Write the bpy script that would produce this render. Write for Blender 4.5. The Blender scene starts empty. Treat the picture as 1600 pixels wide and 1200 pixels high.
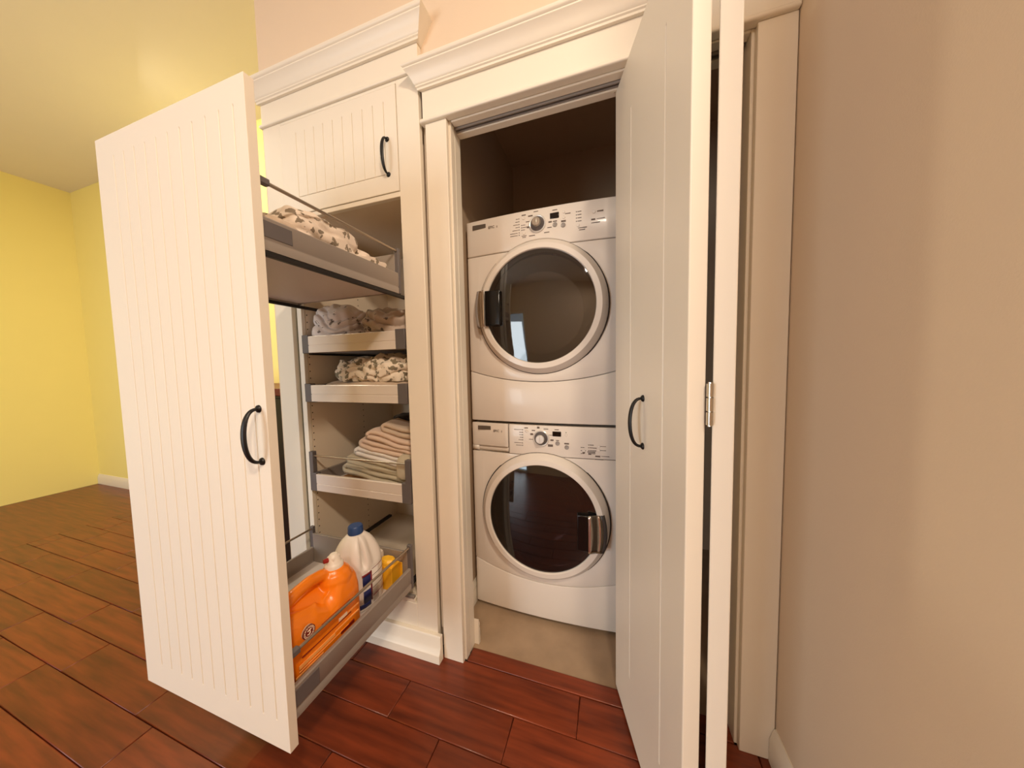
import bpy, bmesh, math, random
from math import sin, cos, pi, sqrt, radians
from mathutils import Vector, Matrix, noise
random.seed(7)
S = bpy.context.scene
COL = S.collection

# ------------------------------------------------------------------ camera
YAW, PITCH, ROLL, FPX = radians(18.0761), radians(-3.4708), radians(-1.1842), 475.02
F = Vector((-sin(YAW)*cos(PITCH), cos(YAW)*cos(PITCH), sin(PITCH)))
Rt = Vector((cos(YAW), sin(YAW), 0)); Up = Rt.cross(F)
R2 = Rt*cos(ROLL) + Up*sin(ROLL); U2 = -Rt*sin(ROLL) + Up*cos(ROLL)
cam = bpy.data.cameras.new('camera')
cam.sensor_width = 36; cam.sensor_fit = 'HORIZONTAL'; cam.lens = 36*FPX/1600; cam.clip_start = .01
co = bpy.data.objects.new('camera', cam); COL.objects.link(co)
m = Matrix.Identity(4)
for i in range(3):
    m[i][0], m[i][1], m[i][2] = R2[i], U2[i], -F[i]
m[0][3], m[1][3], m[2][3] = .1372, -1.0113, 1.1732
co.matrix_world = m
S.camera = co

# ------------------------------------------------------------------ world, lights, exposure
def lin(c):
    return tuple((v/12.92 if v <= .04045 else ((v+.055)/1.055)**2.4) for v in [x/255 for x in c])
W = bpy.data.worlds.new('world'); S.world = W; W.use_nodes = True
W.node_tree.nodes['Background'].inputs[0].default_value = (.62, .80, 1, 1)
W.node_tree.nodes['Background'].inputs[1].default_value = 1.6
def area(name, loc, target, sx, sy, power, color, shape='RECTANGLE', spread=180):
    l = bpy.data.lights.new(name, 'AREA'); l.shape = shape; l.size = sx; l.size_y = sy
    l.energy = power; l.color = color; l.spread = radians(spread)
    o = bpy.data.objects.new(name, l); COL.objects.link(o); o.location = loc
    o.rotation_euler = (Vector(target)-Vector(loc)).to_track_quat('-Z', 'Y').to_euler()
    return o
area('daylight_window', (-2.45, -3.92, .95), (-2.0, 0, .5), 1.6, 1.7, 84, (.86, .95, 1))
area('hall_lamp', (.92, -1.75, 2.90), (.2, -.9, 1), .22, .22, 44, (1, .83, .64), 'DISK')
area('entry_fill', (.62, -2.9, 2.97), (.5, -2.6, 0), .40, .40, 46, (1, .84, .68), 'DISK')  # added warm fill for right casing and pull-out front, no known fixture
area('side_room_lamp', (-2.7, -.1, 2.97), (-2.5, .4, 0), .4, .4, 26, (1, .90, .70), 'DISK')
S.view_settings.view_transform = 'Standard'; S.view_settings.look = 'None'
S.view_settings.gamma = 1; S.view_settings.exposure = -.2
S.view_settings.use_curve_mapping = False
S.cycles.max_bounces = 10; S.cycles.diffuse_bounces = 5; S.cycles.glossy_bounces = 4
S.cycles.use_denoising = True

# ------------------------------------------------------------------ materials
def mat(name, rgb, rough=.5, metal=0, spec=.5, bump=0, bscale=200, var=0, vscale=6, coat=0, emit=None):
    M = bpy.data.materials.new(name); M.use_nodes = True
    N, L = M.node_tree.nodes, M.node_tree.links
    b = N['Principled BSDF']; c = lin(rgb)
    b.inputs['Base Color'].default_value = (*c, 1); b.inputs['Roughness'].default_value = rough
    b.inputs['Metallic'].default_value = metal; b.inputs['Specular IOR Level'].default_value = spec
    b.inputs['Coat Weight'].default_value = coat
    tc = N.new('ShaderNodeTexCoord')
    nz = N.new('ShaderNodeTexNoise'); nz.inputs['Scale'].default_value = vscale; nz.inputs['Detail'].default_value = 4
    L.new(tc.outputs['Object'], nz.inputs['Vector'])
    mx = N.new('ShaderNodeMix'); mx.data_type = 'RGBA'
    k = max(var, .015)
    mx.inputs[6].default_value = (*[v*(1-k) for v in c], 1); mx.inputs[7].default_value = (*[min(1, v*(1+k)) for v in c], 1)
    L.new(nz.outputs['Fac'], mx.inputs[0]); L.new(mx.outputs[2], b.inputs['Base Color'])
    if bump:
        n2 = N.new('ShaderNodeTexNoise'); n2.inputs['Scale'].default_value = bscale; n2.inputs['Detail'].default_value = 3
        L.new(tc.outputs['Object'], n2.inputs['Vector'])
        bp = N.new('ShaderNodeBump'); bp.inputs['Strength'].default_value = bump; bp.inputs['Distance'].default_value = .002
        L.new(n2.outputs['Fac'], bp.inputs['Height']); L.new(bp.outputs['Normal'], b.inputs['Normal'])
    if emit:
        b.inputs['Emission Color'].default_value = (*lin(emit), 1); b.inputs['Emission Strength'].default_value = 1
    return M
def nodes(M): return M.node_tree.nodes, M.node_tree.links, M.node_tree.nodes['Principled BSDF']

PAINT = mat('cream_trim_paint', (238, 229, 213), .38, spec=.45, bump=.04, bscale=60)
DOORP = mat('cream_door_paint', (236, 227, 212), .42, spec=.4, bump=.05, bscale=50)
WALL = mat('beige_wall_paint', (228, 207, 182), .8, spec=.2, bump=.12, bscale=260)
CLOSETW = mat('closet_shaded_beige', (196, 172, 146), .85, spec=.15, bump=.12, bscale=260)  # same beige as the walls, darkened: closet shade put into the colour
YELLOW = mat('yellow_wall_paint', (250, 236, 150), .8, spec=.2, bump=.1, bscale=260)
CEIL = mat('white_ceiling_paint', (238, 230, 218), .9, spec=.1)
CARC = mat('almond_melamine', (232, 216, 194), .45, spec=.35)
ENAMEL = mat('white_appliance_enamel', (230, 221, 210), .28, spec=.5, coat=.18)
GREYPL = mat('grey_plastic', (150, 142, 136), .35)
DKGREY = mat('dark_grey_plastic', (98, 92, 92), .45)
BLACKM = mat('black_iron', (20, 18, 18), .42, spec=.4, bump=.1, bscale=300)
BLACKP = mat('black_gloss_plastic', (12, 11, 12), .15)
RUNNER = mat('black_drawer_runner', (38, 34, 32), .5, metal=.3)
SILVER = mat('bright_silver_plastic', (226, 222, 216), .3, metal=.25)
CHROME = mat('chrome', (225, 220, 214), .08, metal=1)
NICKEL = mat('brushed_nickel', (196, 188, 176), .3, metal=1, bump=.05, bscale=400)
ALU = mat('brushed_aluminium_front', (232, 222, 214), .36, metal=.25)
TRAYG = mat('grey_metal_tray', (158, 148, 140), .45, metal=.35)
ROD = mat('satin_steel_rod', (172, 158, 142), .32, metal=.85)
BOARD = mat('grey_tray_bottom', (212, 202, 196), .5)
PEG = mat('peg_hole_shadow_brown', (62, 48, 36), .9)
SCREEN = mat('dark_display', (14, 9, 8), .12)
PRINT = mat('grey_legend_print', (104, 90, 80), .6)
LED = mat('dark_indicator_print', (52, 44, 40), .5)
BADGE = mat('grey_brand_badge', (118, 108, 98), .3, metal=.4)
STEELD = mat('dryer_drum_grey', (176, 168, 158), .4, metal=.2)
STEELW = mat('washer_drum_steel', (96, 78, 74), .3, metal=.7)
RUBBER = mat('dark_door_gasket', (60, 54, 52), .6)
ORANGE = mat('orange_jug_plastic', (250, 134, 18), .3, spec=.45, coat=.15)
WHITEPL = mat('white_jug_plastic', (232, 224, 216), .38, spec=.4)
CAPW = mat('white_cap_plastic', (238, 226, 212), .4)
BLUE = mat('blue_cap_plastic', (34, 66, 118), .4, bump=.15, bscale=100)
RED = mat('red_tap_button', (150, 22, 18), .35)
NAVY = mat('navy_label_print', (28, 34, 92), .45)
MAROON = mat('maroon_label_print', (128, 36, 50), .45)
DKRED = mat('dark_red_label_print', (128, 28, 10), .5)
PALEL = mat('pale_orange_label_print', (255, 176, 96), .5)
CREAML = mat('cream_label_print', (250, 226, 200), .5)
YELC = mat('yellow_carton', (240, 176, 34), .45)
YELD = mat('yellow_carton_lid', (250, 190, 48), .4)
BLKWOOD = mat('black_lacquer_wood', (16, 14, 14), .35)
CHERRY = mat('cherry_wood_top', (110, 36, 22), .4, var=.2, vscale=14)
VINYL = mat('tan_vinyl_floor', (170, 144, 116), .55, var=.26, vscale=11, bump=.05, bscale=90)
CONCR = mat('subfloor', (90, 70, 55), .9)

# mahogany planks: grain runs along x, tone varies from board to board
WOOD = mat('red_mahogany_boards', (112, 40, 20), .34, spec=.4, coat=.12)
N, L, B = nodes(WOOD)
tc = N.new('ShaderNodeTexCoord'); mp = N.new('ShaderNodeMapping'); mp.inputs['Scale'].default_value = (2.2, 26, 8)
oi = N.new('ShaderNodeObjectInfo')
L.new(tc.outputs['Object'], mp.inputs['Vector'])
ad = N.new('ShaderNodeVectorMath'); ad.operation = 'ADD'
sc_ = N.new('ShaderNodeVectorMath'); sc_.operation = 'SCALE'; sc_.inputs['Scale'].default_value = 40
cb = N.new('ShaderNodeCombineXYZ'); L.new(oi.outputs['Random'], cb.inputs[0]); L.new(oi.outputs['Random'], cb.inputs[1])
L.new(cb.outputs[0], sc_.inputs[0]); L.new(mp.outputs[0], ad.inputs[0]); L.new(sc_.outputs[0], ad.inputs[1])
nz = N.new('ShaderNodeTexNoise'); nz.inputs['Scale'].default_value = 1.6; nz.inputs['Detail'].default_value = 6
L.new(ad.outputs[0], nz.inputs['Vector'])
rp = N.new('ShaderNodeValToRGB'); rp.color_ramp.elements[0].position = .3; rp.color_ramp.elements[1].position = .75
rp.color_ramp.elements[0].color = (*lin((92, 38, 19)), 1); rp.color_ramp.elements[1].color = (*lin((140, 62, 32)), 1)
L.new(nz.outputs['Fac'], rp.inputs[0])
hs = N.new('ShaderNodeHueSaturation'); mr = N.new('ShaderNodeMapRange')
mr.inputs['To Min'].default_value = .86; mr.inputs['To Max'].default_value = 1.12
L.new(oi.outputs['Random'], mr.inputs[0]); L.new(mr.outputs[0], hs.inputs['Value'])
L.new(rp.outputs[0], hs.inputs['Color']); L.new(hs.outputs[0], B.inputs['Base Color'])

# door glass: dark tint, glossy
def glass(name, tint, through):
    M = bpy.data.materials.new(name); M.use_nodes = True
    N, L = M.node_tree.nodes, M.node_tree.links; N.remove(N['Principled BSDF'])
    out = N['Material Output']; tr = N.new('ShaderNodeBsdfTransparent'); tr.inputs[0].default_value = (*tint, 1)
    df = N.new('ShaderNodeBsdfDiffuse'); df.inputs[0].default_value = (.012, .010, .010, 1)
    m0 = N.new('ShaderNodeMixShader'); m0.inputs[0].default_value = through
    L.new(df.outputs[0], m0.inputs[1]); L.new(tr.outputs[0], m0.inputs[2])
    gl = N.new('ShaderNodeBsdfGlossy'); gl.inputs['Roughness'].default_value = .03
    fr = N.new('ShaderNodeFresnel'); fr.inputs[0].default_value = 1.9
    m1 = N.new('ShaderNodeMixShader'); L.new(fr.outputs[0], m1.inputs[0]); L.new(m0.outputs[0], m1.inputs[1]); L.new(gl.outputs[0], m1.inputs[2])
    L.new(m1.outputs[0], out.inputs[0]); return M
GLASSD = glass('smoked_dryer_glass', (.5, .46, .42), .7)
GLASSW = glass('smoked_washer_glass', (.26, .2, .2), .6)
PANE = glass('window_glass', (.95, .97, .97), .97)

def cloth_mat(name, rgb, leaf=None, scale=30, thr=.3, bump=.5):
    M = mat(name, rgb, .92, spec=.1, bump=bump, bscale=500, var=.06, vscale=20)
    N, L, b = nodes(M); b.inputs['Sheen Weight'].default_value = .25
    if leaf:
        tc = N.new('ShaderNodeTexCoord'); nw = N.new('ShaderNodeTexNoise'); nw.inputs['Scale'].default_value = 45
        mxv = N.new('ShaderNodeMix'); mxv.data_type = 'RGBA'; mxv.blend_type = 'LINEAR_LIGHT'; mxv.inputs[0].default_value = .022
        L.new(tc.outputs['Object'], nw.inputs['Vector']); L.new(tc.outputs['Object'], mxv.inputs[6]); L.new(nw.outputs['Color'], mxv.inputs[7])
        mp = N.new('ShaderNodeMapping'); mp.inputs['Rotation'].default_value = (.5, .7, .4); mp.inputs['Scale'].default_value = (1, 1.9, 1.1)
        L.new(mxv.outputs[2], mp.inputs['Vector'])
        vo = N.new('ShaderNodeTexVoronoi'); vo.inputs['Scale'].default_value = scale
        L.new(mp.outputs[0], vo.inputs['Vector'])
        rp = N.new('ShaderNodeValToRGB'); e = rp.color_ramp.elements
        e[0].position = thr; e[0].color = (1, 1, 1, 1); e[1].position = thr+.06; e[1].color = (0, 0, 0, 1)
        L.new(vo.outputs['Distance'], rp.inputs[0])
        src = b.inputs['Base Color'].links[0].from_socket
        mx = N.new('ShaderNodeMix'); mx.data_type = 'RGBA'; mx.inputs[7].default_value = (*lin(leaf), 1)
        L.new(rp.outputs[0], mx.inputs[0]); L.new(src, mx.inputs[6]); L.new(mx.outputs[2], b.inputs['Base Color'])
    return M
SHEET1 = cloth_mat('leaf_print_cotton', (228, 212, 196), (136, 122, 104), 28, .36)
SHEET2 = cloth_mat('grey_pink_cotton', (224, 210, 202), (128, 116, 108), 22, .2)
SHEET3 = cloth_mat('taupe_cotton', (190, 172, 158), (104, 92, 86), 20, .2)
SHEET4 = cloth_mat('olive_leaf_cotton', (236, 222, 202), (132, 122, 100), 23, .36)
SHEET5 = cloth_mat('tan_cotton', (196, 174, 152))
TWSAGE = cloth_mat('sage_fleece', (196, 184, 160), bump=.9)
TWPINK = cloth_mat('blush_terry', (226, 200, 180), bump=.9)
TWWHITE = cloth_mat('white_terry', (240, 234, 228), bump=.9)
TWTAN = cloth_mat('apricot_cloth', (226, 176, 122))
TWDARK = cloth_mat('navy_black_cloth', (36, 36, 46))
TWBEIGE = cloth_mat('beige_terry', (208, 186, 164), bump=.9)

# ------------------------------------------------------------------ helpers
def link(o, parent=None):
    COL.objects.link(o)
    if parent: o.parent = parent
    return o
def rootloc(p):
    while p.parent: p = p.parent
    return Vector(p.location)
def obj(name, bm, m, parent=None, bevel=0, smooth=True, seg=2, kind=None, solid=0, sub=0, angle=35):
    """one mesh object; the shape is given in room coordinates"""
    if parent: bmesh.ops.translate(bm, verts=bm.verts, vec=-rootloc(parent))
    bmesh.ops.recalc_face_normals(bm, faces=bm.faces) if not solid else None
    me = bpy.data.meshes.new(name); bm.to_mesh(me); bm.free()
    for mm in (m if isinstance(m, (list, tuple)) else [m]): me.materials.append(mm)
    o = bpy.data.objects.new(name, me); link(o, parent)
    if solid:
        md = o.modifiers.new('solid', 'SOLIDIFY'); md.thickness = solid; md.offset = -1
    if bevel:
        md = o.modifiers.new('bevel', 'BEVEL'); md.width = bevel; md.segments = seg; md.limit_method = 'ANGLE'; md.angle_limit = radians(angle)
        md.harden_normals = False
    if sub:
        md = o.modifiers.new('sub', 'SUBSURF'); md.levels = sub; md.render_levels = sub
    if smooth:
        for p in me.polygons: p.use_smooth = True
        if not sub: me.set_sharp_from_angle(angle=radians(40))
    if kind: o['kind'] = kind
    return o
def thing(name, loc, label, cat, group=None, kind=None):
    o = bpy.data.objects.new(name, None); link(o); o.location = loc; o.empty_display_size = .1
    o['label'] = label; o['category'] = cat
    if group: o['group'] = group
    if kind: o['kind'] = kind
    return o
def tag(o, label, cat, group=None):
    o['label'] = label; o['category'] = cat
    if group: o['group'] = group
    return o
def struct(name, loc=(0, 0, 0)):
    o = bpy.data.objects.new(name, None); link(o); o.location = loc; o['kind'] = 'structure'; return o
def new(): return bmesh.new()
def box(bm, x0, x1, y0, y1, z0, z1, mi=0):
    v = [bm.verts.new((x, y, z)) for z in (z0, z1) for x, y in ((x0, y0), (x1, y0), (x1, y1), (x0, y1))]
    fs = [(3, 2, 1, 0), (4, 5, 6, 7), (0, 1, 5, 4), (1, 2, 6, 5), (2, 3, 7, 6), (3, 0, 4, 7)]
    for f in fs: bm.faces.new([v[i] for i in f]).material_index = mi
    return v
def B_(x0, x1, y0, y1, z0, z1):
    bm = new(); box(bm, x0, x1, y0, y1, z0, z1); return bm
def prism_x(bm, prof, x0, x1, mitre0=None, mitre1=None):
    """profile of (y, z) points swept along x; mitre: list of x-offset per point"""
    n = len(prof)
    a = [bm.verts.new((x0+(mitre0[i] if mitre0 else 0), p[0], p[1])) for i, p in enumerate(prof)]
    b = [bm.verts.new((x1+(mitre1[i] if mitre1 else 0), p[0], p[1])) for i, p in enumerate(prof)]
    for i in range(n):
        j = (i+1) % n; bm.faces.new((a[i], b[i], b[j], a[j]))
    bm.faces.new(a[::-1]); bm.faces.new(b)
def prism_y(bm, prof, y0, y1):
    n = len(prof)
    a = [bm.verts.new((p[0], y0, p[1])) for p in prof]; b = [bm.verts.new((p[0], y1, p[1])) for p in prof]
    for i in range(n):
        j = (i+1) % n; bm.faces.new((a[i], b[i], b[j], a[j]))
    bm.faces.new(a[::-1]); bm.faces.new(b)
def tube(bm, pts, rad, seg=10, flat=None):
    """round bar along points; rad a number or one per point"""
    pts = [Vector(p) for p in pts]; n = len(pts)
    rad = rad if isinstance(rad, (list, tuple)) else [rad]*n
    rings = []; prev = None
    for i, p in enumerate(pts):
        t = (pts[min(i+1, n-1)]-pts[max(i-1, 0)]).normalized()
        if prev is None:
            ref = Vector((0, 0, 1)) if abs(t.z) < .9 else Vector((1, 0, 0))
            u = t.cross(ref).normalized()
        else: u = (prev-t*prev.dot(t)).normalized()
        prev = u; w = t.cross(u)
        r = rad[i]; fu, fw = (flat[i] if flat else (1, 1))
        rings.append([bm.verts.new(p+u*(cos(2*pi*k/seg)*r*fu)+w*(sin(2*pi*k/seg)*r*fw)) for k in range(seg)])
    for a, b in zip(rings, rings[1:]):
        for k in range(seg): bm.faces.new((a[k], a[(k+1) % seg], b[(k+1) % seg], b[k]))
    bm.faces.new(rings[0][::-1]); bm.faces.new(rings[-1])
def lathe_y(bm, prof, cx, cz, seg=64, a0=0, a1=2*pi):
    """profile (r, y) turned about the y axis through (cx, cz)"""
    rings = []
    for r, y in prof:
        if r < 1e-6: rings.append([bm.verts.new((cx, y, cz))]); continue
        rings.append([bm.verts.new((cx+r*cos(2*pi*k/seg), y, cz+r*sin(2*pi*k/seg))) for k in range(seg)])
    for a, b in zip(rings, rings[1:]):
        for k in range(seg):
            q = (k+1) % seg
            if len(a) == 1 and len(b) == 1: continue
            if len(a) == 1: bm.faces.new((a[0], b[k], b[q]))
            elif len(b) == 1: bm.faces.new((a[k], b[0], a[q]))
            else: bm.faces.new((a[k], b[k], b[q], a[q]))
def lathe_z(bm, prof, cx, cy, seg=32, sq=None):
    rings = []
    for r, z in prof:
        if r < 1e-6: rings.append([bm.verts.new((cx, cy, z))]); continue
        ring = []
        for k in range(seg):
            a = 2*pi*k/seg; c, s = cos(a), sin(a)
            e = sq or 2
            f = (abs(c)**e+abs(s)**e)**(-1/e)
            ring.append(bm.verts.new((cx+r*c*f, cy+r*s*f, z)))
        rings.append(ring)
    for a, b in zip(rings, rings[1:]):
        for k in range(seg):
            q = (k+1) % seg
            if len(a) == 1: bm.faces.new((a[0], b[q], b[k]))
            elif len(b) == 1: bm.faces.new((a[k], a[q], b[0]))
            else: bm.faces.new((a[k], a[q], b[q], b[k]))
def text_mesh(name, txt, size, loc, rot, m, parent, depth=.0004, ext=1.0):
    cu = bpy.data.curves.new(name, 'FONT'); cu.body = txt; cu.size = size; cu.extrude = depth; cu.align_x = 'CENTER'; cu.align_y = 'CENTER'; cu.resolution_u = 3
    t = bpy.data.objects.new('tmp', cu); COL.objects.link(t)
    bpy.context.view_layer.update()
    me = bpy.data.meshes.new_from_object(t.evaluated_get(bpy.context.evaluated_depsgraph_get()))
    bpy.data.objects.remove(t); bpy.data.curves.remove(cu)
    M = Matrix.Translation(Vector(loc)-rootloc(parent)) @ rot.to_matrix().to_4x4() @ Matrix.Diagonal((ext, 1, 1, 1))
    me.transform(M); me.name = name; me.materials.clear(); me.materials.append(m)
    o = bpy.data.objects.new(name, me); link(o, parent); return o
from mathutils import Euler
FRONT = Euler((pi/2, 0, 0))          # text facing -y
RIGHTF = Euler((pi/2, 0, pi/2))      # text facing +x

def grooved_board(x0, x1, z0, z1, yf, yb, grooves, gz0, gz1, gw=.004, gd=.003, hline=False):
    """door board: front at yf with vertical V grooves between gz0 and gz1"""
    bm = new()
    xs = [x0]
    for g in sorted(grooves): xs += [g-gw/2, g, g+gw/2]
    xs.append(x1)
    zs = [z0, gz0-.0014, gz0, gz0+.0014, gz1-.004, gz1, z1]
    gi = set(2+3*i for i in range(len(grooves)))
    V = [[bm.verts.new((x, yf+(gd if (i in gi and 2 <= j <= 4) or (hline and j == 2 and 2 <= i <= len(xs)-3) else 0), z)) for j, z in enumerate(zs)] for i, x in enumerate(xs)]
    for i in range(len(xs)-1):
        for j in range(len(zs)-1): bm.faces.new((V[i][j], V[i+1][j], V[i+1][j+1], V[i][j+1]))
    nb = len(xs)-1; nz_ = len(zs)-1
    b = [bm.verts.new((x0, yb, z0)), bm.verts.new((x1, yb, z0)), bm.verts.new((x1, yb, z1)), bm.verts.new((x0, yb, z1))]
    bm.faces.new(b[::-1])
    bm.faces.new([V[i][0] for i in range(nb, -1, -1)]+[b[0], b[1]])
    bm.faces.new([V[i][nz_] for i in range(nb+1)]+[b[2], b[3]])
    bm.faces.new([V[0][j] for j in range(nz_+1)]+[b[3], b[0]])
    bm.faces.new([V[nb][j] for j in range(nz_, -1, -1)]+[b[1], b[2]])
    return bm
def pull_bm(x, y, zc, half=.064, out=.03):
    """iron arch pull: round feet, swelling flattened bow; stands off towards -y"""
    bm = new()
    for s in (-1, 1):
        lathe_y(bm, [(0, y-.006), (.005, y-.0058), (.0085, y-.003), (.0095, y+.0015)], x, zc+s*half, 18)
    pts = []; rad = []; fl = []
    n = 22
    for i in range(n+1):
        t = i/n; a = pi*t
        pts.append((x, y-.003-out*sin(a)**.75, zc-half*cos(a)))
        k = sin(a); rad.append(.0036+.0016*k); fl.append((1+.45*k, 1-.1*k))
    tube(bm, pts, rad, 10, fl)
    return bm
def transform_new(bm, M):
    bmesh.ops.transform(bm, matrix=M, verts=bm.verts); return bm

# ------------------------------------------------------------------ setting
XL, XR, ZH = -.419, .503, 2.055           # closet opening between casings
SIDE = .592                                # face of the right-hand side wall
CZ = 3.02
# floor: every board a part
fl = struct('floor')
obj('subfloor', B_(-5.2, 2.7, -4.2, .85, -.06, -.019), CONCR, fl)
yr = .015; rowi = 0
joints = {0: [.032, -.86], 1: [-.173, -.58], 2: [-.38, -.95], 3: [-.68, -.12]}
cache = {}
def board(x0, x1, y0, y1):
    k = (round(x1-x0, 3), round(y1-y0, 3))
    if k not in cache:
        bm = B_(-k[0]/2+.0007, k[0]/2-.0007, -k[1]/2+.0007, k[1]/2-.0007, -.018, 0)
        me_o = obj('plank', bm, WOOD, None, bevel=.0022, seg=1); cache[k] = me_o
        o = me_o; o.parent = fl
    else:
        o = cache[k].copy(); link(o); o.parent = fl
    o.location = ((x0+x1)/2, (y0+y1)/2, random.uniform(-.0004, .0003))
for row in range(13):
    y1 = .015-.1275*row if row else .015; y0 = y1-.1275
    if row <= 4: ys = [.015, -.115, -.241, -.366, -.493, -.62]; y1, y0 = ys[row], ys[row+1]
    else: y1 = -.62-.127*(row-5); y0 = y1-.127
    js = list(joints.get(row, [random.uniform(-.6, 0)]))
    js.sort()
    x = js[-1]
    while x < SIDE: x += random.choice((.41, .52, .6, .74)); js.append(x)
    x = js[0]
    while x > -3.75: x -= random.choice((.41, .52, .6, .74)); js.insert(0, x)
    js[-1] = SIDE; js[0] = -3.75
    for a, b in zip(js, js[1:]):
        if b > a+.03: board(a, b, y0, y1)
for row in range(6):                        # rows that run on into the next room, past the cabinet's end
    y0 = .015+.127*row; x = -1.36
    while x > -3.72:
        ln = min(random.choice((.41, .52, .6, .74)), x+3.75); board(x-ln, x, y0, min(.655, y0+.127)); x -= ln
obj('plank', B_(-5.1, -3.752, -4.0, .655, -.018, -.001), WOOD, fl)
obj('plank', B_(-3.75, 2.6, -4.0, -1.638, -.018, -.001), WOOD, fl); obj('plank', B_(SIDE+.001, 2.6, -1.636, -.98, -.018, -.001), WOOD, fl)
# wood threshold strip and tan closet floor
obj('threshold', B_(-.41, .497, .0165, .076, -.018, .0015), WOOD, fl, bevel=.003)
obj('vinyl', B_(-.53, .80, .077, 1.12, -.018, -.002), VINYL, fl)

# front wall around the closet and cabinet openings
w = struct('wall_back')
bm = new()
box(bm, -1.36, -1.325, .018, .12, 0, 2.42); box(bm, -1.36, SIDE+.1, .018, .12, 2.3, CZ)
box(bm, -.505, -.425, .018, .094, 0, 2.3); box(bm, -.60, -.505, .05, .10, 0, 2.3); box(bm, -.425, .51, .018, .10, 2.09, 2.3); box(bm, .51, SIDE+.1, .018, .10, 0, 2.3)
obj('wall_face', bm, WALL, w)
w = struct('wall_right'); obj('wall_face', B_(SIDE, SIDE+.12, -.98, .018, 0, CZ), WALL, w)
w = struct('wall_hall_end'); bm = new(); box(bm, 2.6, 2.7, -4.1, -.86, 0, CZ); box(bm, SIDE+.12, 2.6, -.98, -.86, 0, CZ); obj('wall_face', bm, WALL, w)
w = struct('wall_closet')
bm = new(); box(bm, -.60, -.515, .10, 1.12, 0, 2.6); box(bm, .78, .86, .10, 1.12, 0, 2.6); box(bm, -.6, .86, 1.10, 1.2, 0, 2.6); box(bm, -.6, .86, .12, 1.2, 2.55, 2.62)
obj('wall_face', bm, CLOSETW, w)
w = struct('wall_left_room')
bm = new(); box(bm, -5.2, -1.30, .66, .74, 0, CZ); box(bm, -1.36, -1.326, .12, .66, 0, CZ); box(bm, -5.2, -5.1, -4.1, .66, 0, CZ)
obj('wall_face', bm, YELLOW, w)
w = struct('wall_front')                   # behind the camera, with a tall window
bm = new(); box(bm, -5.2, -3.35, -4.1, -4.0, 0, CZ); box(bm, -1.55, 2.7, -4.1, -4.0, 0, CZ); box(bm, -3.35, -1.55, -4.1, -4.0, 2.15, CZ)
obj('wall_face', bm, WALL, w)
wi = struct('window_1')
bm = new()
for a in (-3.35, -2.48, -1.62): box(bm, a, a+.07, -4.08, -4.02, .0, 2.15)
box(bm, -3.35, -1.55, -4.08, -4.02, 0, .08); box(bm, -3.35, -1.55, -4.08, -4.02, 2.08, 2.15)
obj('window_frame', bm, PAINT, wi, bevel=.003)
for a in (-3.28, -2.41): obj('pane', B_(a, a+.8, -4.053, -4.047, .08, 2.08), PANE, wi)
c = struct('ceiling'); obj('ceiling_face', B_(-5.2, 2.7, -4.1, .75, CZ, CZ+.06), CEIL, c)

# closet door trim
t = struct('trim_1', (XL, 0, 0))
def casing(x0, x1):
    bm = B_(x0, x1, 0, .018, 0, ZH); obj('side_casing', bm, PAINT, t, bevel=.002)
casing(-.505, XL); casing(XR, .590)
bm = B_(-.512, SIDE-.001, -.004, .018, ZH+.014, 2.165); obj('head_board', bm, PAINT, t, bevel=.0015)
bm = B_(-.522, SIDE-.001, -.012, .018, ZH, ZH+.014); obj('bead', bm, PAINT, t, bevel=.005, seg=3)
def crown(x0, x1, zb, zt, parent, proj=.05, right_end=True, left_end=True, y0=-.004, yb=.018):
    h = zt-zb
    pr = [(0, 0), (.010, 0), (.010, .10), (.014, .14), (.014, .2), (.019, .26), (.024, .42), (.031, .58), (.040, .72), (.043, .76), (.043, .82), (.048, .86), (.050, .9), (.050, 1.0)]
    prof = [(y0-p*proj/.05, zb+q*h) for p, q in pr]+[(yb, zt), (yb, zb)]
    mit = [p*proj/.05 for p, q in pr]+[.05*proj/.05, 0]
    bm = new(); prism_x(bm, prof, x0, x1, [-v for v in mit] if left_end else None, mit if right_end else None)
    return obj('crown_molding', bm, PAINT, parent, smooth=True)
crown(-.514, SIDE-.001, 2.165, 2.236, t, .05, right_end=False)
# jamb: outer lining, inner stop, head with a channel for the door track
bm = new(); box(bm, -.425, -.4115, .018, .047, 0, ZH+.012); box(bm, -.425, -.4125, .050, .094, 0, ZH-.002)
obj('jamb', bm, PAINT, t, bevel=.002)
bm = new(); box(bm, .495, .51, .018, .10, 0, ZH+.012); obj('jamb', bm, PAINT, t, bevel=.002)
bm = new(); box(bm, -.41, .495, .018, .046, ZH-.004, ZH+.02); box(bm, -.4125, .495, .066, .095, ZH-.014, ZH+.02); box(bm, -.41, .495, .04, .07, ZH+.016, ZH+.03)
obj('jamb_head', bm, PAINT, t, bevel=.002)
bm = new(); box(bm, -.411, .49, .0475, .0515, ZH-.010, ZH+.014); box(bm, -.411, .49, .0605, .0645, ZH-.010, ZH+.014); box(bm, -.398, .49, .0475, .0645, ZH+.010, ZH+.015)
obj('door_track', bm, GREYPL, t)
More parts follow.
